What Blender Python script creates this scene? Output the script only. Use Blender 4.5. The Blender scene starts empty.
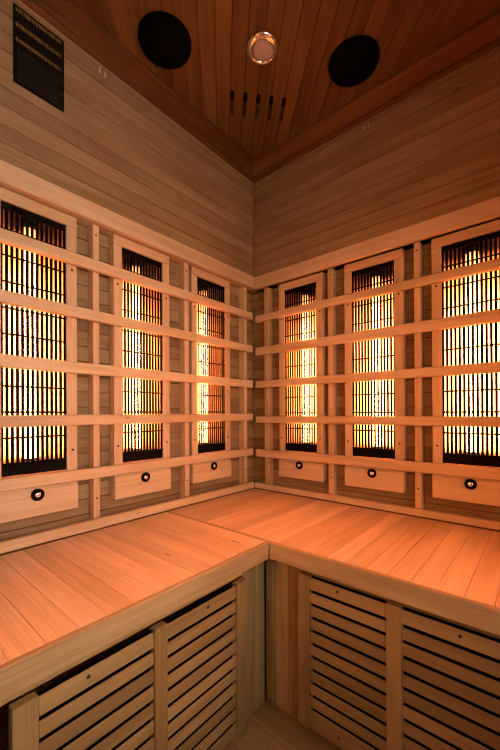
import bpy, bmesh, math, random
from mathutils import Vector, Matrix
random.seed(7)
C = bpy.context.scene.collection
SC = bpy.context.scene

# ------------------------------------------------------------------ camera
F_PX, YAW, PITCH, ROLL, CY = 346.72, 0.70344, 0.00232, -0.00462, 412.19
cam_d = bpy.data.cameras.new('camera'); cam = bpy.data.objects.new('camera', cam_d); C.objects.link(cam)
F = Vector((-math.sin(YAW), math.cos(YAW), 0)); R = Vector((math.cos(YAW), math.sin(YAW), 0)); U = Vector((0, 0, 1))
F, U = F*math.cos(PITCH)+U*math.sin(PITCH), U*math.cos(PITCH)-F*math.sin(PITCH)
R, U = R*math.cos(ROLL)+U*math.sin(ROLL), U*math.cos(ROLL)-R*math.sin(ROLL)
m = Matrix.Identity(4)
for i in range(3):
    m[i][0], m[i][1], m[i][2] = R[i], U[i], -F[i]
m[0][3], m[1][3], m[2][3] = 0.9943, -1.20206, 0.0
cam.matrix_world = m
cam_d.sensor_fit = 'HORIZONTAL'; cam_d.sensor_width = 36; cam_d.lens = F_PX*36/500
cam_d.shift_y = (CY-375)/500; cam_d.clip_start = 0.01
SC.camera = cam

# ------------------------------------------------------------------ light and exposure
SC.view_settings.view_transform = 'Standard'; SC.view_settings.look = 'None'
SC.cycles.filter_width = 1.1
SC.view_settings.exposure = 0.0; SC.view_settings.gamma = 1; SC.view_settings.use_curve_mapping = False
TUBE_STRENGTH = 84.0
TUBE_COLOR = (1.0, 0.285, 0.075)
w = bpy.data.worlds.new('world'); SC.world = w; w.use_nodes = True
w.node_tree.nodes['Background'].inputs[0].default_value = (0.75, 0.85, 1.0, 1)
w.node_tree.nodes['Background'].inputs[1].default_value = 0.05
# dim daylight of the room outside, coming through the glass door behind the camera
ld = bpy.data.lights.new('door_daylight', 'AREA'); ld.shape = 'RECTANGLE'; ld.size = 1.0; ld.size_y = 0.5
ld.energy = 8.5; ld.color = (1.0, 0.97, 0.97); ld.spread = math.radians(120)
lo = bpy.data.objects.new('door_daylight', ld); C.objects.link(lo)
lo.location = (1.50, -1.02, 0.18); lo.rotation_euler = (0, math.radians(90), 0)

# orange fill lamps added on the unseen walls, where more heaters are assumed
for n_, loc_, rot_, e_ in (('heater_fill_front_wall', (0.50, -1.40, 0.06), (math.radians(90), 0, 0), 2.2),
                           ('heater_fill_door_wall', (1.34, -0.36, 0.06), (0, math.radians(90), 0), 2.9)):
    hd = bpy.data.lights.new(n_, 'AREA'); hd.shape = 'RECTANGLE'; hd.size, hd.size_y = (0.15, 0.60) if 'front' in n_ else (0.60, 0.15)
    hd.energy = e_; hd.color = (1.0, 0.31, 0.085); hd.spread = math.radians(115)
    ho = bpy.data.objects.new(n_, hd); C.objects.link(ho); ho.location = loc_; ho.rotation_euler = rot_

ZF, ZC = -0.81, 1.09            # floor, ceiling
XR, YF = 1.36, -1.42            # inner faces of the two unseen walls
ZB = -0.339                     # bench top

# ------------------------------------------------------------------ materials
def nodes(name):
    mt = bpy.data.materials.new(name); mt.use_nodes = True
    nt = mt.node_tree; return mt, nt, nt.nodes['Principled BSDF']

def wood(name, axis, light, dark, rough=0.55, vary=0.35, diag=False, spec=0.4):
    """fine straight-grained cedar: axis is the direction of the grain"""
    mt, nt, b = nodes(name); N = nt.nodes.new; L = nt.links.new
    tc = N('ShaderNodeTexCoord'); src = tc.outputs['Object']
    if diag:
        vr = N('ShaderNodeVectorRotate'); vr.rotation_type = 'Z_AXIS'; vr.inputs['Angle'].default_value = math.radians(45)
        L(src, vr.inputs['Vector']); src = vr.outputs[0]
    at = N('ShaderNodeAttribute'); at.attribute_name = 'tone'
    oi = N('ShaderNodeObjectInfo')
    ad = N('ShaderNodeMath'); ad.operation = 'MULTIPLY_ADD'; ad.inputs[1].default_value = 13.7
    L(at.outputs['Fac'], ad.inputs[0]); L(oi.outputs['Random'], ad.inputs[2])
    cb = N('ShaderNodeCombineXYZ')
    for k in range(3): L(ad.outputs[0], cb.inputs[k])
    va = N('ShaderNodeVectorMath'); va.operation = 'ADD'; L(src, va.inputs[0]); L(cb.outputs[0], va.inputs[1])
    def noise(sc_along, sc_across, detail, dist=0.0):
        mp = N('ShaderNodeMapping'); s = [sc_across]*3; s[axis] = sc_along
        mp.inputs['Scale'].default_value = s
        L(va.outputs[0], mp.inputs['Vector'])
        n = N('ShaderNodeTexNoise'); n.inputs['Scale'].default_value = 1; n.inputs['Detail'].default_value = detail
        n.inputs['Distortion'].default_value = dist
        L(mp.outputs[0], n.inputs['Vector']); return n.outputs['Fac']
    broad = noise(2.0, 42.0, 3, 0.6); fine = noise(9.0, 420.0, 4); cloud = noise(3.0, 9.0, 2)
    def mth(op, a, c, d=None):
        n = N('ShaderNodeMath'); n.operation = op
        for k, v in enumerate((a, c, d)):
            if v is None: continue
            if isinstance(v, (int, float)): n.inputs[k].default_value = v
            else: L(v, n.inputs[k])
        return n.outputs[0]
    g = mth('ADD', mth('MULTIPLY', broad, 0.55), mth('MULTIPLY', fine, 0.45))
    g = mth('ADD', g, mth('MULTIPLY_ADD', cloud, 0.5, -0.25))
    g = mth('ADD', g, mth('MULTIPLY_ADD', at.outputs['Fac'], vary, -vary/2))
    cr = N('ShaderNodeValToRGB'); cr.color_ramp.elements[0].position = 0.32; cr.color_ramp.elements[1].position = 0.67
    cr.color_ramp.elements[0].color = (*dark, 1); cr.color_ramp.elements[1].color = (*light, 1)
    L(g, cr.inputs[0])
    # a few small knots
    kn = N('ShaderNodeMapping'); s = [16.0]*3; s[axis] = 5.0; kn.inputs['Scale'].default_value = s
    L(va.outputs[0], kn.inputs['Vector'])
    vo = N('ShaderNodeTexVoronoi'); vo.inputs['Scale'].default_value = 1; L(kn.outputs[0], vo.inputs['Vector'])
    wn = N('ShaderNodeSeparateColor'); L(vo.outputs['Color'], wn.inputs[0])
    near = mth('LESS_THAN', vo.outputs['Distance'], 0.07)
    some = mth('GREATER_THAN', wn.outputs[0], 0.9)
    mx = N('ShaderNodeMix'); mx.data_type = 'RGBA'
    L(mth('MULTIPLY', mth('MULTIPLY', near, some), 0.6), mx.inputs[0])
    L(cr.outputs[0], mx.inputs[6]); mx.inputs[7].default_value = (dark[0]*.3, dark[1]*.25, dark[2]*.2, 1)
    L(mx.outputs[2], b.inputs['Base Color'])
    b.inputs['Roughness'].default_value = rough; b.inputs['Specular IOR Level'].default_value = spec
    bp = N('ShaderNodeBump'); bp.inputs['Strength'].default_value = 0.12; bp.inputs['Distance'].default_value = 0.0006
    L(g, bp.inputs['Height']); L(bp.outputs[0], b.inputs['Normal'])
    return mt

def plain(name, col, rough=0.5, metal=0.0, noise=0.0):
    mt, nt, b = nodes(name)
    b.inputs['Roughness'].default_value = rough; b.inputs['Metallic'].default_value = metal
    tc = nt.nodes.new('ShaderNodeTexCoord'); n = nt.nodes.new('ShaderNodeTexNoise'); n.inputs['Scale'].default_value = 60
    nt.links.new(tc.outputs['Object'], n.inputs['Vector'])
    cr = nt.nodes.new('ShaderNodeValToRGB'); k = 1-noise
    cr.color_ramp.elements[0].color = (col[0]*k, col[1]*k, col[2]*k, 1); cr.color_ramp.elements[1].color = (*col, 1)
    nt.links.new(n.outputs['Fac'], cr.inputs[0]); nt.links.new(cr.outputs[0], b.inputs['Base Color'])
    return mt

LT, DK = (0.345, 0.222, 0.098), (0.21, 0.125, 0.048)
W = {}
for ax in range(3):
    W['trim', ax] = wood('cedar_trim_%s' % 'xyz'[ax], ax, (0.62, 0.43, 0.23), (0.45, 0.29, 0.13), vary=0.25)
    W['wall', ax] = wood('cedar_wall_%s' % 'xyz'[ax], ax, LT, DK, vary=0.16, rough=0.7, spec=0.2)
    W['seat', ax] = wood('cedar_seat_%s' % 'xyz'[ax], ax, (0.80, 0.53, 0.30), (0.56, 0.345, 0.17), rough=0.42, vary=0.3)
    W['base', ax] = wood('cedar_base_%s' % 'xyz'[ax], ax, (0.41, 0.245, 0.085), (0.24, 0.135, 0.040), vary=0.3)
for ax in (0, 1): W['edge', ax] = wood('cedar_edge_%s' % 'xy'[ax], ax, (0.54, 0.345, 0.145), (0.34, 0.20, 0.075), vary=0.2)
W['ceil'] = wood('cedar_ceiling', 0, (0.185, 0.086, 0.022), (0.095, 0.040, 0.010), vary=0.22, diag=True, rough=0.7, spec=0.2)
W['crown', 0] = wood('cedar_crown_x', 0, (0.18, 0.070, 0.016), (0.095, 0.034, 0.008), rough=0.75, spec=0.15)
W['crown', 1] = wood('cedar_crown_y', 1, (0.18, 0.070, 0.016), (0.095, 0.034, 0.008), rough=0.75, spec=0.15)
M_BLACK = plain('black_metal', (0.004, 0.0035, 0.003), 0.7, 0.0, 0.2)
M_FELT = plain('black_speaker_cloth', (0.003, 0.003, 0.003), 0.95, 0.0, 0.3)
M_HOLE = plain('dark_void', (0.004, 0.003, 0.002), 1.0)
for q_ in (M_FELT, M_HOLE, M_BLACK): q_.node_tree.nodes['Principled BSDF'].inputs['Specular IOR Level'].default_value = 0.05
M_CHROME = plain('chrome', (0.85, 0.85, 0.86), 0.18, 1.0, 0.05)
M_SCREW = plain('dark_screw', (0.05, 0.04, 0.035), 0.45, 0.6, 0.2)
M_REFL = plain('brushed_reflector', (0.78, 0.50, 0.32), 0.40, 1.0, 0.08)
M_HOUSE = plain('heater_housing', (0.05, 0.045, 0.04), 0.7, 0.3, 0.2)
M_SIGN = plain('black_plate', (0.005, 0.0045, 0.004), 0.6, 0.0, 0.1); M_SIGN.node_tree.nodes['Principled BSDF'].inputs['Specular IOR Level'].default_value = 0.15
M_GOLD = plain('gold_print', (0.26, 0.14, 0.015), 0.6, 0.0, 0.5)
M_FAINT = plain('faint_print', (0.014, 0.011, 0.006), 0.6, 0.0, 0.5)
M_PALE = plain('pale_tag', (0.55, 0.47, 0.40), 0.4, 0.0, 0.2)
M_LENS = plain('frosted_lens', (0.42, 0.33, 0.28), 0.4, 0.0, 0.05)
M_GROOVE = plain('dark_brown_slot', (0.035, 0.013, 0.004), 0.9, 0, 0.3)  # vent slots, a brown darker than the ceiling boards
mt, nt, b = nodes('glass'); b.inputs['Transmission Weight'].default_value = 1; b.inputs['Roughness'].default_value = 0; b.inputs['IOR'].default_value = 1.1
M_GLASS = mt
mt, nt, b = nodes('glowing_tube')
b.inputs['Base Color'].default_value = (0.9, 0.4, 0.2, 1)
b.inputs['Emission Color'].default_value = (*TUBE_COLOR, 1); b.inputs['Emission Strength'].default_value = TUBE_STRENGTH
# the element is hottest in the middle of its length and cooler towards both ends
tc = nt.nodes.new('ShaderNodeTexCoord'); sp = nt.nodes.new('ShaderNodeSeparateXYZ'); nt.links.new(tc.outputs['Object'], sp.inputs[0])
mr = nt.nodes.new('ShaderNodeValToRGB'); mr.color_ramp.interpolation = 'LINEAR'
e = mr.color_ramp.elements; e[0].position = 0.0; e[0].color = (0.55,)*3+(1,); e[1].position = 1.0; e[1].color = (0.03,)*3+(1,)
x = e.new(0.15); x.color = (1, 1, 1, 1); x = e.new(0.70); x.color = (1, 1, 1, 1); x = e.new(0.86); x.color = (0.22,)*3+(1,)
ma = nt.nodes.new('ShaderNodeMapRange'); ma.inputs['From Min'].default_value = -0.12; ma.inputs['From Max'].default_value = 0.495
nt.links.new(sp.outputs['Z'], ma.inputs['Value']); nt.links.new(ma.outputs[0], mr.inputs[0])
mu = nt.nodes.new('ShaderNodeMath'); mu.operation = 'MULTIPLY'; mu.inputs[1].default_value = TUBE_STRENGTH
nt.links.new(mr.outputs[0], mu.inputs[0]); nt.links.new(mu.outputs[0], b.inputs['Emission Strength'])
M_TUBE = mt

# ------------------------------------------------------------------ mesh helpers
class MB:
    """collects boards, tubes and discs; build() links them as one mesh object"""
    def __init__(s): s.bm = bmesh.new(); s.l = s.bm.faces.layers.float.new('tone')
    def _tone(s, faces, t=None):
        t = random.random() if t is None else t
        for f in faces: f[s.l] = t
    def prism(s, pts, off, tone=None, bev=0.0):
        vs = [s.bm.verts.new(p) for p in pts]; f = s.bm.faces.new(vs)
        r = bmesh.ops.extrude_face_region(s.bm, geom=[f]); nv = [v for v in r['geom'] if isinstance(v, bmesh.types.BMVert)]
        bmesh.ops.translate(s.bm, verts=nv, vec=off)
        allv = set(vs) | set(nv); fs = [f for f in {f for v in allv for f in v.link_faces}]
        if bev:
            ed = list({e for f in fs for e in f.edges})
            br = bmesh.ops.bevel(s.bm, geom=ed, offset=bev, segments=1, affect='EDGES', profile=0.5)
            fs = list(set(br['faces']) | {f for f in fs if f.is_valid})
            fs = list({g for f in fs for v in f.verts for g in v.link_faces})
        bmesh.ops.recalc_face_normals(s.bm, faces=fs)
        s._tone(fs, tone); return fs
    def box(s, x0, x1, y0, y1, z0, z1, bev=0.0012, tone=None):
        x0, x1 = sorted((x0, x1)); y0, y1 = sorted((y0, y1)); z0, z1 = sorted((z0, z1))
        return s.prism([(x0, y0, z0), (x1, y0, z0), (x1, y1, z0), (x0, y1, z0)], (0, 0, z1-z0), tone, bev)
    def cyl(s, c, axis, r, h, n=24, r2=None, tone=0.5, caps=True):
        c = Vector(c); ax = Vector(axis).normalized(); q = Vector((0, 0, 1)).rotation_difference(ax)
        A = [s.bm.verts.new(c+q@Vector((r*math.cos(t), r*math.sin(t), 0))) for t in [2*math.pi*k/n for k in range(n)]]
        r2 = r if r2 is None else r2
        B = [s.bm.verts.new(c+q@Vector((r2*math.cos(t), r2*math.sin(t), h))) for t in [2*math.pi*k/n for k in range(n)]]
        fs = [s.bm.faces.new((A[k], A[(k+1) % n], B[(k+1) % n], B[k])) for k in range(n)]
        for f in fs: f.smooth = True
        if caps: fs += [s.bm.faces.new(A[::-1]), s.bm.faces.new(B)]
        s._tone(fs, tone)
    def lathe(s, c, axis, prof, n=32):
        """prof: (radius, height) pairs along axis"""
        c = Vector(c); q = Vector((0, 0, 1)).rotation_difference(Vector(axis).normalized()); rings = []
        for r, h in prof:
            if r < 1e-6: rings.append([s.bm.verts.new(c+q@Vector((0, 0, h)))])
            else: rings.append([s.bm.verts.new(c+q@Vector((r*math.cos(2*math.pi*k/n), r*math.sin(2*math.pi*k/n), h))) for k in range(n)])
        for a, d in zip(rings, rings[1:]):
            for k in range(n):
                j = (k+1) % n
                vs = [a[k % len(a)]] + ([a[j]] if len(a) > 1 else []) + ([d[j]] if len(d) > 1 else []) + [d[k % len(d)]]
                if len(set(vs)) > 2:
                    f = s.bm.faces.new(vs); f.smooth = True; f[s.l] = 0.5
        bmesh.ops.recalc_face_normals(s.bm, faces=s.bm.faces[:])
    def clip(s, co, no):
        g = s.bm.verts[:]+s.bm.edges[:]+s.bm.faces[:]
        r = bmesh.ops.bisect_plane(s.bm, geom=g, plane_co=co, plane_no=no, clear_outer=True)
    def build(s, name, mat, parent=None, label=None, smooth=False):
        me = bpy.data.meshes.new(name); s.bm.to_mesh(me); s.bm.free()
        me.materials.append(mat)
        o = bpy.data.objects.new(name, me); C.objects.link(o)
        if parent: o.parent = parent
        if label: o['label'] = label
        return o

def empty(name, loc, rz=0.0):
    o = bpy.data.objects.new(name, None); C.objects.link(o); o.empty_display_size = 0.05
    o.location = loc; o.rotation_euler = (0, 0, rz); return o
def tag(o, label, cat, group=None):
    o['label'] = label; o['category'] = cat
    if group: o['group'] = group
    return o
def struct(o): o['kind'] = 'structure'; return o
def copy_tree(o, parent=None):
    c = o.copy(); C.objects.link(c); c.parent = parent
    for ch in [q for q in bpy.data.objects if q.parent == o]: copy_tree(ch, c)
    return c

# ------------------------------------------------------------------ setting
PL_LEFT = [-0.872, -0.552, -0.2405]       # heater centres along the left wall (y)
PR = [0.229, 0.5295, 0.8265]              # heater centres along the right wall (x)
PITCHB = 0.0455
def wall(name, left, centres, zh, end):
    """tongue and groove boards above, recessed boards below, openings for the heaters"""
    m = MB()
    def bx(s0, s1, d0, d1, z0, z1, **k):       # s along wall from corner, d depth into the wall
        if left: m.box(-d1, -d0, -s1, -s0, z0, z1, **k)
        else: m.box(s0, s1, d0, d1, z0, z1, **k)
    z = zh+0.052
    while z < ZC+0.01:
        bx(0.0 if left else -0.0, end, 0.0, 0.014, z+0.0009, min(z+PITCHB-0.0009, ZC+0.02), bev=0.0012); z += PITCHB
    bx(-0.12, end, 0.0145, 0.115, zh+0.0, ZC+0.02, bev=0, tone=0.0)
    cs = sorted(abs(c) for c in centres)
    gaps = [-0.10]
    for c in cs: gaps += [c-0.088, c+0.088]
    gaps += [end]
    z = -0.345; 
    while z < zh-0.002:
        z1 = min(z+PITCHB, zh)
        if z > 0.535 or z1 < -0.175:
            bx(-0.052, end, 0.050, 0.062, z+0.0009, z1-0.0009, bev=0.0013)
        else:
            t = random.random()
            for a, b_ in zip(gaps[::2], gaps[1::2]): bx(a if a > -0.05 else -0.052, b_, 0.050, 0.062, z+0.0009, z1-0.0009, bev=0.0013, tone=t)
        z += PITCHB
    for a, b_ in zip(gaps[::2], gaps[1::2]): bx(a, b_, 0.0625, 0.115, -0.345, zh, bev=0, tone=0.0)
    for c in cs:
        bx(c-0.088, c+0.088, 0.0625, 0.115, -0.345, -0.180, bev=0, tone=0.0)
        bx(c-0.088, c+0.088, 0.0625, 0.115, 0.540, zh, bev=0, tone=0.0)
    bx(-0.12, end, 0.0, 0.115, ZF-0.02, -0.345, bev=0, tone=0.3)
    return struct(m.build(name, W['wall', 1 if left else 0]))
wall('wall_left', True, PL_LEFT, 0.560, -YF+0.1)
wall('wall_right', False, PR, 0.556, XR+0.1)

m = MB()      # wall behind the camera, on the left bench's end
z = ZF
while z < ZC:
    m.box(-0.12, XR+0.12, YF-0.06, YF, z+0.0006, min(z+PITCHB, ZC+0.02)-0.0006); z += PITCHB
struct(m.build('wall_front', W['wall', 0]))
D0, D1, DZ = -1.34, -0.66, 0.93     # glass door in the wall to the right of the camera
m = MB(); z = ZF
while z < ZC:
    z1 = min(z+PITCHB, ZC+0.02)-0.0006
    if z < DZ:
        m.box(XR, XR+0.06, YF, D0, z+0.0006, z1); m.box(XR, XR+0.06, D1, 0.0, z+0.0006, z1)
    else: m.box(XR, XR+0.06, YF, 0.0, z+0.0006, z1)
    z += PITCHB
struct(m.build('wall_door_side', W['wall', 1]))
d = MB(); d.box(XR+0.03, XR+0.038, D0+0.004, D1-0.004, ZF+0.008, DZ-0.02, bev=0.001)
door = struct(d.build('door_1', M_GLASS))
h = MB(); h.box(XR-0.03, XR-0.012, D0+0.06, D0+0.085, -0.05, 0.25, bev=0.003); h.box(XR-0.014, XR+0.03, D0+0.062, D0+0.083, -0.03, -0.01); h.box(XR-0.014, XR+0.03, D0+0.062, D0+0.083, 0.21, 0.23)
h.build('door_handle', W['trim', 2], door)

m = MB()      # floor boards running away from the corner step
y = YF-0.06
while y < 0.06:
    m.box(-0.1, XR+0.06, y+0.0006, y+0.0894, ZF-0.03, ZF); y += 0.09
fl = struct(m.build('floor', W['base', 0]))

m = MB()      # ceiling boards laid diagonally, running towards the corner
u = Vector((-1, 1, 0)).normalized(); v = Vector((1, 1, 0)).normalized()
k = -30
while k < 31:
    c0 = Vector((0.357, -0.3845, 0))+v*((k)*0.047)
    a = c0+v*0.0007; b_ = c0+v*0.0463
    m.prism([tuple(a-u*3+Vector((0, 0, ZC))), tuple(b_-u*3+Vector((0, 0, ZC))), tuple(b_-u*3+Vector((0, 0, ZC+0.014))), tuple(a-u*3+Vector((0, 0, ZC+0.014)))], tuple(u*6), bev=0.0013)
    k += 1
for co, no in (((-0.004, 0, 0), (-1, 0, 0)), ((XR+0.004, 0, 0), (1, 0, 0)), ((0, 0.004, 0), (0, 1, 0)), ((0, YF-0.004, 0), (0, -1, 0))): m.clip(co, no)
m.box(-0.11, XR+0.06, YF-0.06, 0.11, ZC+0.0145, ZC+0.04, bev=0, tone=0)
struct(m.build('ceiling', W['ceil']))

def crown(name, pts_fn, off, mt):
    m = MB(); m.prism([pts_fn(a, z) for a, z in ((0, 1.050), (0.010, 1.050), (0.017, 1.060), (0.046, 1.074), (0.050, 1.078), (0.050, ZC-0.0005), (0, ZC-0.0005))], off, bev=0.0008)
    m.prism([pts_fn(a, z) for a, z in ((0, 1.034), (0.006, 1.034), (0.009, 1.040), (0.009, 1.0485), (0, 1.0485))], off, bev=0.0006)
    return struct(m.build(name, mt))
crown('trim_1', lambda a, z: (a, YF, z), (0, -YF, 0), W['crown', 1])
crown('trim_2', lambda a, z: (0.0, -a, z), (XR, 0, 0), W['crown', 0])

# ------------------------------------------------------------------ lattice of rails and posts on each wall
def lattice(left, rails, base, zh, posts, end, label):
    t = empty('backrest_lattice', (0, 0, -0.345))
    tag(t, label, 'backrest')
    ax = 1 if left else 0
    def P(name, s0, s1, d0, d1, z0, z1, g, bev=0.002):
        m = MB()
        if left: m.box(-d1, -d0, -s1, -s0, z0+0.345, z1+0.345, bev=bev)
        else: m.box(s0, s1, d0, d1, z0+0.345, z1+0.345, bev=bev)
        return m.build(name, W['trim', g], t)
    for z0, z1 in rails: P('rail', 0.006, end, 0.0, 0.018, z0, z1, ax, 0.003)
    P('bottom_rail', 0.0005 if left else 0.0, end, -0.0, 0.018, base[0], base[1], ax)
    P('top_rail', 0.0, end, -0.003, 0.0495, zh, zh+0.052, ax, 0.0015)
    for c, wd in posts:
        po = P('post', c-wd/2, c+wd/2, 0.0183, 0.0497, -0.343, zh-0.0003, 2, 0.001)
        for zs in (0.530, -0.250):
            s = MB()
            if left: s.cyl((-0.0183, -c, zs+0.345), (1, 0, 0), 0.0028, 0.0012, 14)
            else: s.cyl((c, 0.0183, zs+0.345), (0, -1, 0), 0.0028, 0.0012, 14)
            s.build('screw', M_SCREW, po)
    return t
lattice(True, [(.418, .450), (.270, .3015), (.1135, .1455), (-.033, -.0025), (-.1885, -.157)], (-.3360, -.308), 0.560,
        [(0.038, .021), (0.370, .021), (0.712, .019), (1.032, .019), (1.35, .02)], -YF,
        'wooden lattice of horizontal rails and posts across the heaters on the left wall')
lattice(False, [(.4065, .4355), (.2575, .2925), (.112, .1425), (-.0435, -.0135), (-.195, -.161)], (-.3360, -.313), 0.556,
        [(0.056, .024), (0.3675, .021), (0.679, .019), (0.976, .019), (1.28, .02)], XR,
        'wooden lattice of horizontal rails and posts across the heaters on the right wall')

# ------------------------------------------------------------------ infrared heater panels
# local frame: +X along the wall, +Y into the wall, z measured in the room's own height
def make_heater():
    t = empty('heater_panel', (0, 0, 0))
    HW, OW = 0.1045, 0.0765
    f = MB()
    f.box(-HW, -OW, 0.0185, 0.034, -0.268, 0.5245, tone=0.7); f.box(OW, HW, 0.0185, 0.034, -0.268, 0.5245, tone=0.45)
    # returns of the frame back to the wall
    f.box(-HW, -HW+0.012, 0.0345, 0.0495, -0.268, 0.5575, tone=0.3); f.box(HW-0.012, HW, 0.0345, 0.0495, -0.268, 0.5575, tone=0.3)
    fr = f.build('frame', W['trim', 2], t)
    f = MB(); f.box(-HW, HW, 0.0180, 0.034, 0.5250, 0.5550); f.build('top_board', W['trim', 0], t)
    f = MB(); f.box(-HW-0.0, HW+0.0, 0.0140, 0.0183, -0.268, -0.2, bev=0.0008, tone=0.8)
    f.box(-OW, OW, 0.0185, 0.034, -0.268, -0.158, tone=0.8)
    lb = f.build('lower_board', W['trim', 0], t)
    lb.data.update()
    g = MB(); n = 14; pitch = 2*OW/(n-0.6)
    for i in range(n):
        x = -OW+0.0022+i*(2*OW-0.0044)/(n-1)
        g.box(x-0.0034, x+0.0034, 0.0250, 0.0280, -0.157, 0.5235, bev=0)
    for k in range(10):
        z = 0.458-0.065*k
        g.cyl((-OW-0.0, 0.0235, z), (1, 0, 0), 0.0026, 2*OW, 8)
    g.box(-OW, OW, 0.0230, 0.0286, 0.508, 0.5240, bev=0.0004); g.box(-OW, OW, 0.0230, 0.0286, -0.157, -0.1245, bev=0.0004)
    g.build('grille', M_BLACK, t)
    # curved reflector trough
    r = MB(); n = 16; ring = []
    for i in range(n+1):
        a = -1+2*i/n; ring.append((a*0.0760, 0.036+0.052*(1-abs(a)**2.4)))
    V0 = [r.bm.verts.new((x, y, -0.156)) for x, y in ring]; V1 = [r.bm.verts.new((x, y, 0.522)) for x, y in ring]
    for i in range(n):
        q = r.bm.faces.new((V0[i], V0[i+1], V1[i+1], V1[i])); q.smooth = True
    r.build('reflector', M_REFL, t)
    h = MB()
    h.box(-0.086, 0.086, 0.0345, 0.110, -0.172, -0.1585, bev=0); h.box(-0.086, 0.086, 0.0345, 0.110, 0.5235, 0.534, bev=0)
    h.box(-0.086, 0.086, 0.091, 0.110, -0.1585, 0.5235, bev=0)
    h.box(-0.086, -0.0775, 0.0345, 0.091, -0.1585, 0.5235, bev=0); h.box(0.0775, 0.086, 0.0345, 0.091, -0.1585, 0.5235, bev=0)
    h.build('housing', M_HOUSE, t)
    q = MB(); q.cyl((0, 0.066, -0.120), (0, 0, 1), 0.0175, 0.615, 20); q.build('heating_tube', M_TUBE, t)
    for z in (-0.142, 0.496):
        q = MB(); q.cyl((0, 0.066, z), (0, 0, 1), 0.0180, 0.022, 16); q.box(-0.003, 0.003, 0.066, 0.090, z+0.004, z+0.016, bev=0); q.build('tube_holder', M_HOUSE, t)
    kb = MB(); kb.lathe((0.000, 0.0140, -0.2120), (0, -1, 0), [(0, 0), (0.0135, 0), (0.0158, 0.003), (0.0158, 0.006), (0.0135, 0.0088), (0.0095, 0.0092), (0.0088, 0.006), (0, 0.006)])
    kb = kb.build('knob', M_BLACK, t)
    q = MB(); q.lathe((0, 0.0078, -0.2120), (0, -1, 0), [(0, 0.0), (0.0086, 0), (0.0082, 0.002), (0.004, 0.0036), (0, 0.0030)], 10); q.build('knob_cap', M_CHROME, kb, 'chrome centre of the black knob')
    for x in (-0.0915, 0.0915):
        for z in (0.403, -0.103):
            q = MB(); q.lathe((x, 0.0185, z), (0, -1, 0), [(0, 0), (0.0034, 0), (0.0034, 0.0006), (0.002, 0.0013), (0, 0.0014)], 12); q.build('screw', M_SCREW, t)
    return t
h0 = make_heater()
names_l = ['infrared heater panel at the left edge of the photo, on the left wall',
           'infrared heater panel in the middle of the left wall, between the two near wall posts',
           'infrared heater panel on the left wall, closest to the room corner']
names_r = ['infrared heater panel on the right wall, closest to the room corner',
           'infrared heater panel in the middle of the right wall, with round black knob below',
           'infrared heater panel at the right edge of the photo, on the right wall']
for i, (y, lab) in enumerate(zip(PL_LEFT, names_l)):
    o = h0 if i == 0 else copy_tree(h0)
    o.location = (0, y, 0.002); o.rotation_euler = (0, 0, math.radians(90)); tag(o, lab, 'heater', 'infrared heater panels behind the wooden lattice')
for x, lab in zip(PR, names_r):
    o = copy_tree(h0); o.location = (x, 0, -0.003); o.rotation_euler = (0, 0, 0); tag(o, lab, 'heater', 'infrared heater panels behind the wooden lattice')

# ------------------------------------------------------------------ benches
BX, BY = 0.443, -0.477
EDGE_Z = -0.383
def vent_panel(parent, left, s0, s1, c0, slots, zt, zb, screws, n0):
    """removable louvred cover: s range, slots as list of z; n0 is the front plane"""
    st = MB()
    def bx(m, a, b_, d0, d1, z0, z1, **k):
        if left: m.box(d1, d0, a, b_, z0, z1, **k)
        else: m.box(a, b_, d0, d1, z0, z1, **k)
    sgn = -1 if left else 1
    for a, b_ in c0: bx(st, a, b_, n0, n0+sgn*0.0175, zb, zt, bev=0.0012)
    vp = st.build('vent_panel', W['base', 2], parent)
    sl = MB(); z_hi = zt-0.004
    for z in list(slots)+[None]:
        z_lo = (z+0.0042) if z is not None else zb+0.003
        # slats lean: top edge set back a little
        if left:
            pts = [(n0-0.002, s0, z_lo), (n0-0.005, s0, z_lo), (n0-0.006, s0, z_hi), (n0-0.003, s0, z_hi)]
            sl.prism(pts, (0, s1-s0, 0), bev=0.0009)
        else:
            pts = [(s0, n0+0.002, z_lo), (s0, n0+0.005, z_lo), (s0, n0+0.006, z_hi), (s0, n0+0.003, z_hi)]
            sl.prism(pts, (s1-s0, 0, 0), bev=0.0009)
        if z is not None: z_hi = z-0.0042
    so = sl.build('slats', W['base', 1 if left else 0], vp)
    bk = MB(); bx(bk, s0, s1, n0+sgn*0.0165, n0+sgn*0.0175, zb+0.004, zt-0.004, bev=0); bk.build('backing', M_HOLE, vp, 'black backing seen in the gaps')
    for sy, sz in screws:
        q = MB()
        if left: q.cyl((n0-0.0045, sy, sz), (1, 0, 0), 0.0032, 0.003, 14)
        else: q.cyl((sy, n0+0.0045, sz), (0, -1, 0), 0.0032, 0.003, 14)
        q.build('screw', M_SCREW, vp)

# right bench takes the corner, its boards run front to back
tb = empty('sauna_bench', (0, 0, 0)); tag(tb, 'wooden bench along the right wall that fills the corner, with louvred front', 'bench', 'wooden benches of the sauna')
m = MB(); x = 0.0008; PB = 0.0463
while x < XR-0.002:
    x1 = min(x+PB, XR-0.002); m.box(x+0.0003, x1-0.0003, BY+0.012, -0.0012, ZB-0.020, ZB, bev=0.0007); x += PB
m.build('seat', W['seat', 1], tb)
m = MB(); m.box(BX-0.0, XR-0.002, BY, BY+0.0115, EDGE_Z, ZB, bev=0.002); m.box(0.002, BX-0.001, BY-0.0, BY+0.0115, ZB-0.020, ZB, bev=0.001)
m.build('front_edge', W['edge', 0], tb)
m = MB(); m.box(BX+0.02, XR-0.01, BY+0.0520, BY+0.075, -0.425, ZB-0.021); m.box(0.01, BX-0.052, -0.03, -0.005, -0.42, ZB-0.021); m.build('support', W['base', 0], tb)
m = MB(); n0 = BY+0.05
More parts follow.
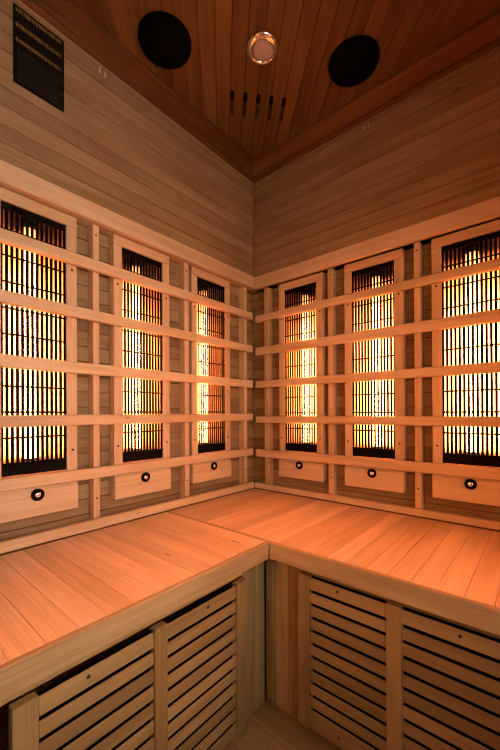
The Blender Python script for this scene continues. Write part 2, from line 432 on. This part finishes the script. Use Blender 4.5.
xs = [BX-0.050+0.0, 0.425, 0.468, 0.505]
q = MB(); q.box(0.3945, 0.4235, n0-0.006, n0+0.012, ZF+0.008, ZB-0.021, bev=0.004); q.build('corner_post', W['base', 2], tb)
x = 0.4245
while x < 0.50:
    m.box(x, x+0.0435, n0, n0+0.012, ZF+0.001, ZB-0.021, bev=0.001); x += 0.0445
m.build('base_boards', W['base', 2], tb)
n1 = BY+0.03
slr = [-0.446-0.0325*k for k in range(10)]
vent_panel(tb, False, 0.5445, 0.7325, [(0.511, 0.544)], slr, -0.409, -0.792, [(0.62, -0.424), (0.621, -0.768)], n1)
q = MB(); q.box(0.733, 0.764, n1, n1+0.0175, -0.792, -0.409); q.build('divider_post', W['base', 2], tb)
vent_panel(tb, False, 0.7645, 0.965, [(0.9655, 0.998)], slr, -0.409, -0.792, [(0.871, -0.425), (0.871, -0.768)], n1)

tb = empty('sauna_bench', (0, 0, 0)); tag(tb, 'wooden bench along the left wall, boards running wall to edge, greyer louvred front', 'bench', 'wooden benches of the sauna')
m = MB(); y = BY-0.0008; PB2 = 0.0480
while y > YF+0.004:
    y1 = max(y-PB2, YF+0.004); m.box(0.0012, BX-0.012, y1+0.0003, y-0.0003, ZB-0.020, ZB, bev=0.0007); y -= PB2
m.build('seat', W['seat', 0], tb)
m = MB(); m.box(BX-0.0115, BX, YF+0.004, BY-0.0008, EDGE_Z, ZB, bev=0.002); m.build('front_edge', W['edge', 1], tb)
m = MB(); m.box(BX-0.075, BX-0.052, YF+0.01, BY-0.0, -0.425, ZB-0.021); m.box(0.005, 0.03, YF+0.01, BY-0.01, -0.42, ZB-0.021); m.build('support', W['base', 1], tb)
m = MB(); n0 = BX-0.05; y = BY+0.043
while y > -0.52:
    m.box(n0-0.012, n0, y-0.0435, y, ZF+0.001, ZB-0.021 if y < BY else ZB-0.0215, bev=0.001); y -= 0.0445
m.build('base_boards', W['base', 2], tb)
sll = [-0.462-0.0333*k for k in range(10)]
n1 = BX-0.03
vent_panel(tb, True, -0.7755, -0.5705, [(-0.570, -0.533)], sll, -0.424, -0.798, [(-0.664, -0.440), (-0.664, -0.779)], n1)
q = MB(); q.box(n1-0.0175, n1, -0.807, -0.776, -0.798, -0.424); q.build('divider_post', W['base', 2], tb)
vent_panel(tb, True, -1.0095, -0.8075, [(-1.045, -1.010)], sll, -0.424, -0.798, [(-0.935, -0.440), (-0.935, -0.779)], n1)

# ------------------------------------------------------------------ ceiling fittings
def speaker(x, y, label):
    t = empty('ceiling_speaker', (x, y, ZC-0.010)); t.scale = (0.93, 0.93, 1.0); tag(t, label, 'speaker', 'black ceiling speakers')
    m = MB(); m.lathe((0, 0, 0), (0, 0, 1), [(0.0740, 0.001), (0.0775, -0.0012), (0.0805, 0.0), (0.082, 0.004), (0.082, 0.0092), (0.070, 0.0092), (0.0740, 0.001)], 56); m.build('rim', M_FELT, t)
    m = MB(); m.lathe((0, 0, 0), (0, 0, 1), [(0, -0.0008), (0.03, -0.0005), (0.0738, 0.0012), (0.0735, 0.003), (0, 0.003)], 56); m.build('grille_cloth', M_FELT, t)
speaker(0.154, -0.588, 'round black ceiling speaker left of the recessed lamp, above the left wall')
speaker(0.5485, -0.172, 'round black ceiling speaker right of the recessed lamp, above the right wall')
t = empty('ceiling_lamp', (0.357, -0.385, ZC-0.009)); tag(t, 'small round ceiling lamp with metal ring and frosted lens between the two speakers', 'lamp')
m = MB(); m.lathe((0, 0, 0), (0, 0, 1), [(0.031, 0.0045), (0.0330, 0.0), (0.037, -0.001), (0.046, 0.0030), (0.0495, 0.0062), (0.0495, 0.0085), (0.031, 0.0085), (0.031, 0.0045)], 48); m.build('trim_ring', M_CHROME, t)
m = MB(); m.lathe((0, 0, 0), (0, 0, 1), [(0, -0.001), (0.02, 0.000), (0.0306, 0.0028), (0.0306, 0.006), (0, 0.006)], 40); m.build('lens', M_LENS, t)

t = empty('ceiling_vent', (0.185, -0.3335, ZC)); tag(t, 'row of five short dark vent slots in the ceiling boards near the corner', 'vent')
sd = Vector((-0.69, 0.724, 0)); sw = Vector((0.724, 0.69, 0))
def slot_poly(c, L, wd, z):
    pts = []
    for k in range(9): a = math.pi*k/8-math.pi/2; pts.append(c+sd*(L/2)+(sd*math.cos(a)+sw*math.sin(a))*wd/2)
    for k in range(9): a = math.pi*k/8+math.pi/2; pts.append(c-sd*(L/2)+(sd*math.cos(a)+sw*math.sin(a))*wd/2)
    return [(p.x, p.y, z) for p in pts]
for k in range(5):
    c = Vector((0.0298*k, 0.034*k, 0))
    m = MB(); m.prism(slot_poly(c+sd*0.036, 0.082, 0.0120, -0.0006), (0, 0, 0.0010)); s = m.build('slot', M_GROOVE, t)
    m = MB(); m.prism(slot_poly(c, 0.022, 0.0135, -0.0014), (0, 0, 0.0008)); m.build('opening', M_HOLE, s, 'black open end of the slot')
    m = MB(); m.cyl(c+sd*0.076+Vector((0, 0, -0.0006)), (0, 0, -1), 0.0035, 0.0006, 12); m.build('pin', M_SCREW, s)
m = MB(); c = Vector((0.0298*2, 0.034*2, 0))+sd*0.028; m.lathe((c.x, c.y, -0.0006), (0, 0, -1), [(0.0032, 0), (0.0028, 0.002), (0, 0.0026)], 12); m.build('screw', M_CHROME, t)

# ------------------------------------------------------------------ wall sign and small tags
t = empty('warning_sign', (0.0, -0.868, 0.917)); tag(t, 'black rectangular sign with three gold text lines high on the left wall', 'sign')
m = MB(); m.box(0.0002, 0.0032, -0.0595, 0.0595, -0.097, 0.097, bev=0.0006); m.build('plate', M_SIGN, t)
for zc_, h_ in ((0.086, 0.011), (0.049, 0.012), (0.012, 0.011)):
    m = MB(); y = -0.054
    while y < 0.050:      # a line of small gold printed characters, too small to read
        wd = random.choice((0.0026, 0.0034, 0.0042)); hh = h_*random.uniform(0.75, 1)
        m.box(0.0032, 0.0035, y, y+wd, zc_-hh/2, zc_+hh/2, bev=0); y += wd+random.choice((0.0007, 0.0009, 0.0022))
    m.build('gold_text_line', M_GOLD, t)
m = MB(); z = -0.012
while z > -0.088:
    y = -0.050
    while y < 0.045:
        wd = random.uniform(0.006, 0.018); m.box(0.0032, 0.0034, y, y+wd, z-0.0012, z+0.0012, bev=0); y += wd+0.003
    z -= 0.0062
o = m.build('small_print', M_FAINT, t)
t = empty('wall_tag', (0.0, -0.700, 1.012)); tag(t, 'tiny pale tag high on the left wall just under the ceiling trim', 'tag')
m = MB(); m.box(0.0002, 0.0022, -0.011, -0.006, -0.008, 0.010, bev=0.0006); m.build('clip', M_PALE, t)
m = MB(); m.box(0.0002, 0.0022, 0.006, 0.011, -0.010, 0.008, bev=0.0006); m.build('clip', M_PALE, t)
t = empty('wall_tag', (0.520, 0.0, 1.010)); tag(t, 'tiny pale tag high on the right wall just under the ceiling trim', 'tag')
m = MB(); m.box(-0.011, -0.006, -0.0022, -0.0002, -0.009, 0.007, bev=0.0006); m.build('clip', M_PALE, t)
m = MB(); m.box(0.006, 0.011, -0.0022, -0.0002, -0.007, 0.009, bev=0.0006); m.build('clip', M_PALE, t)
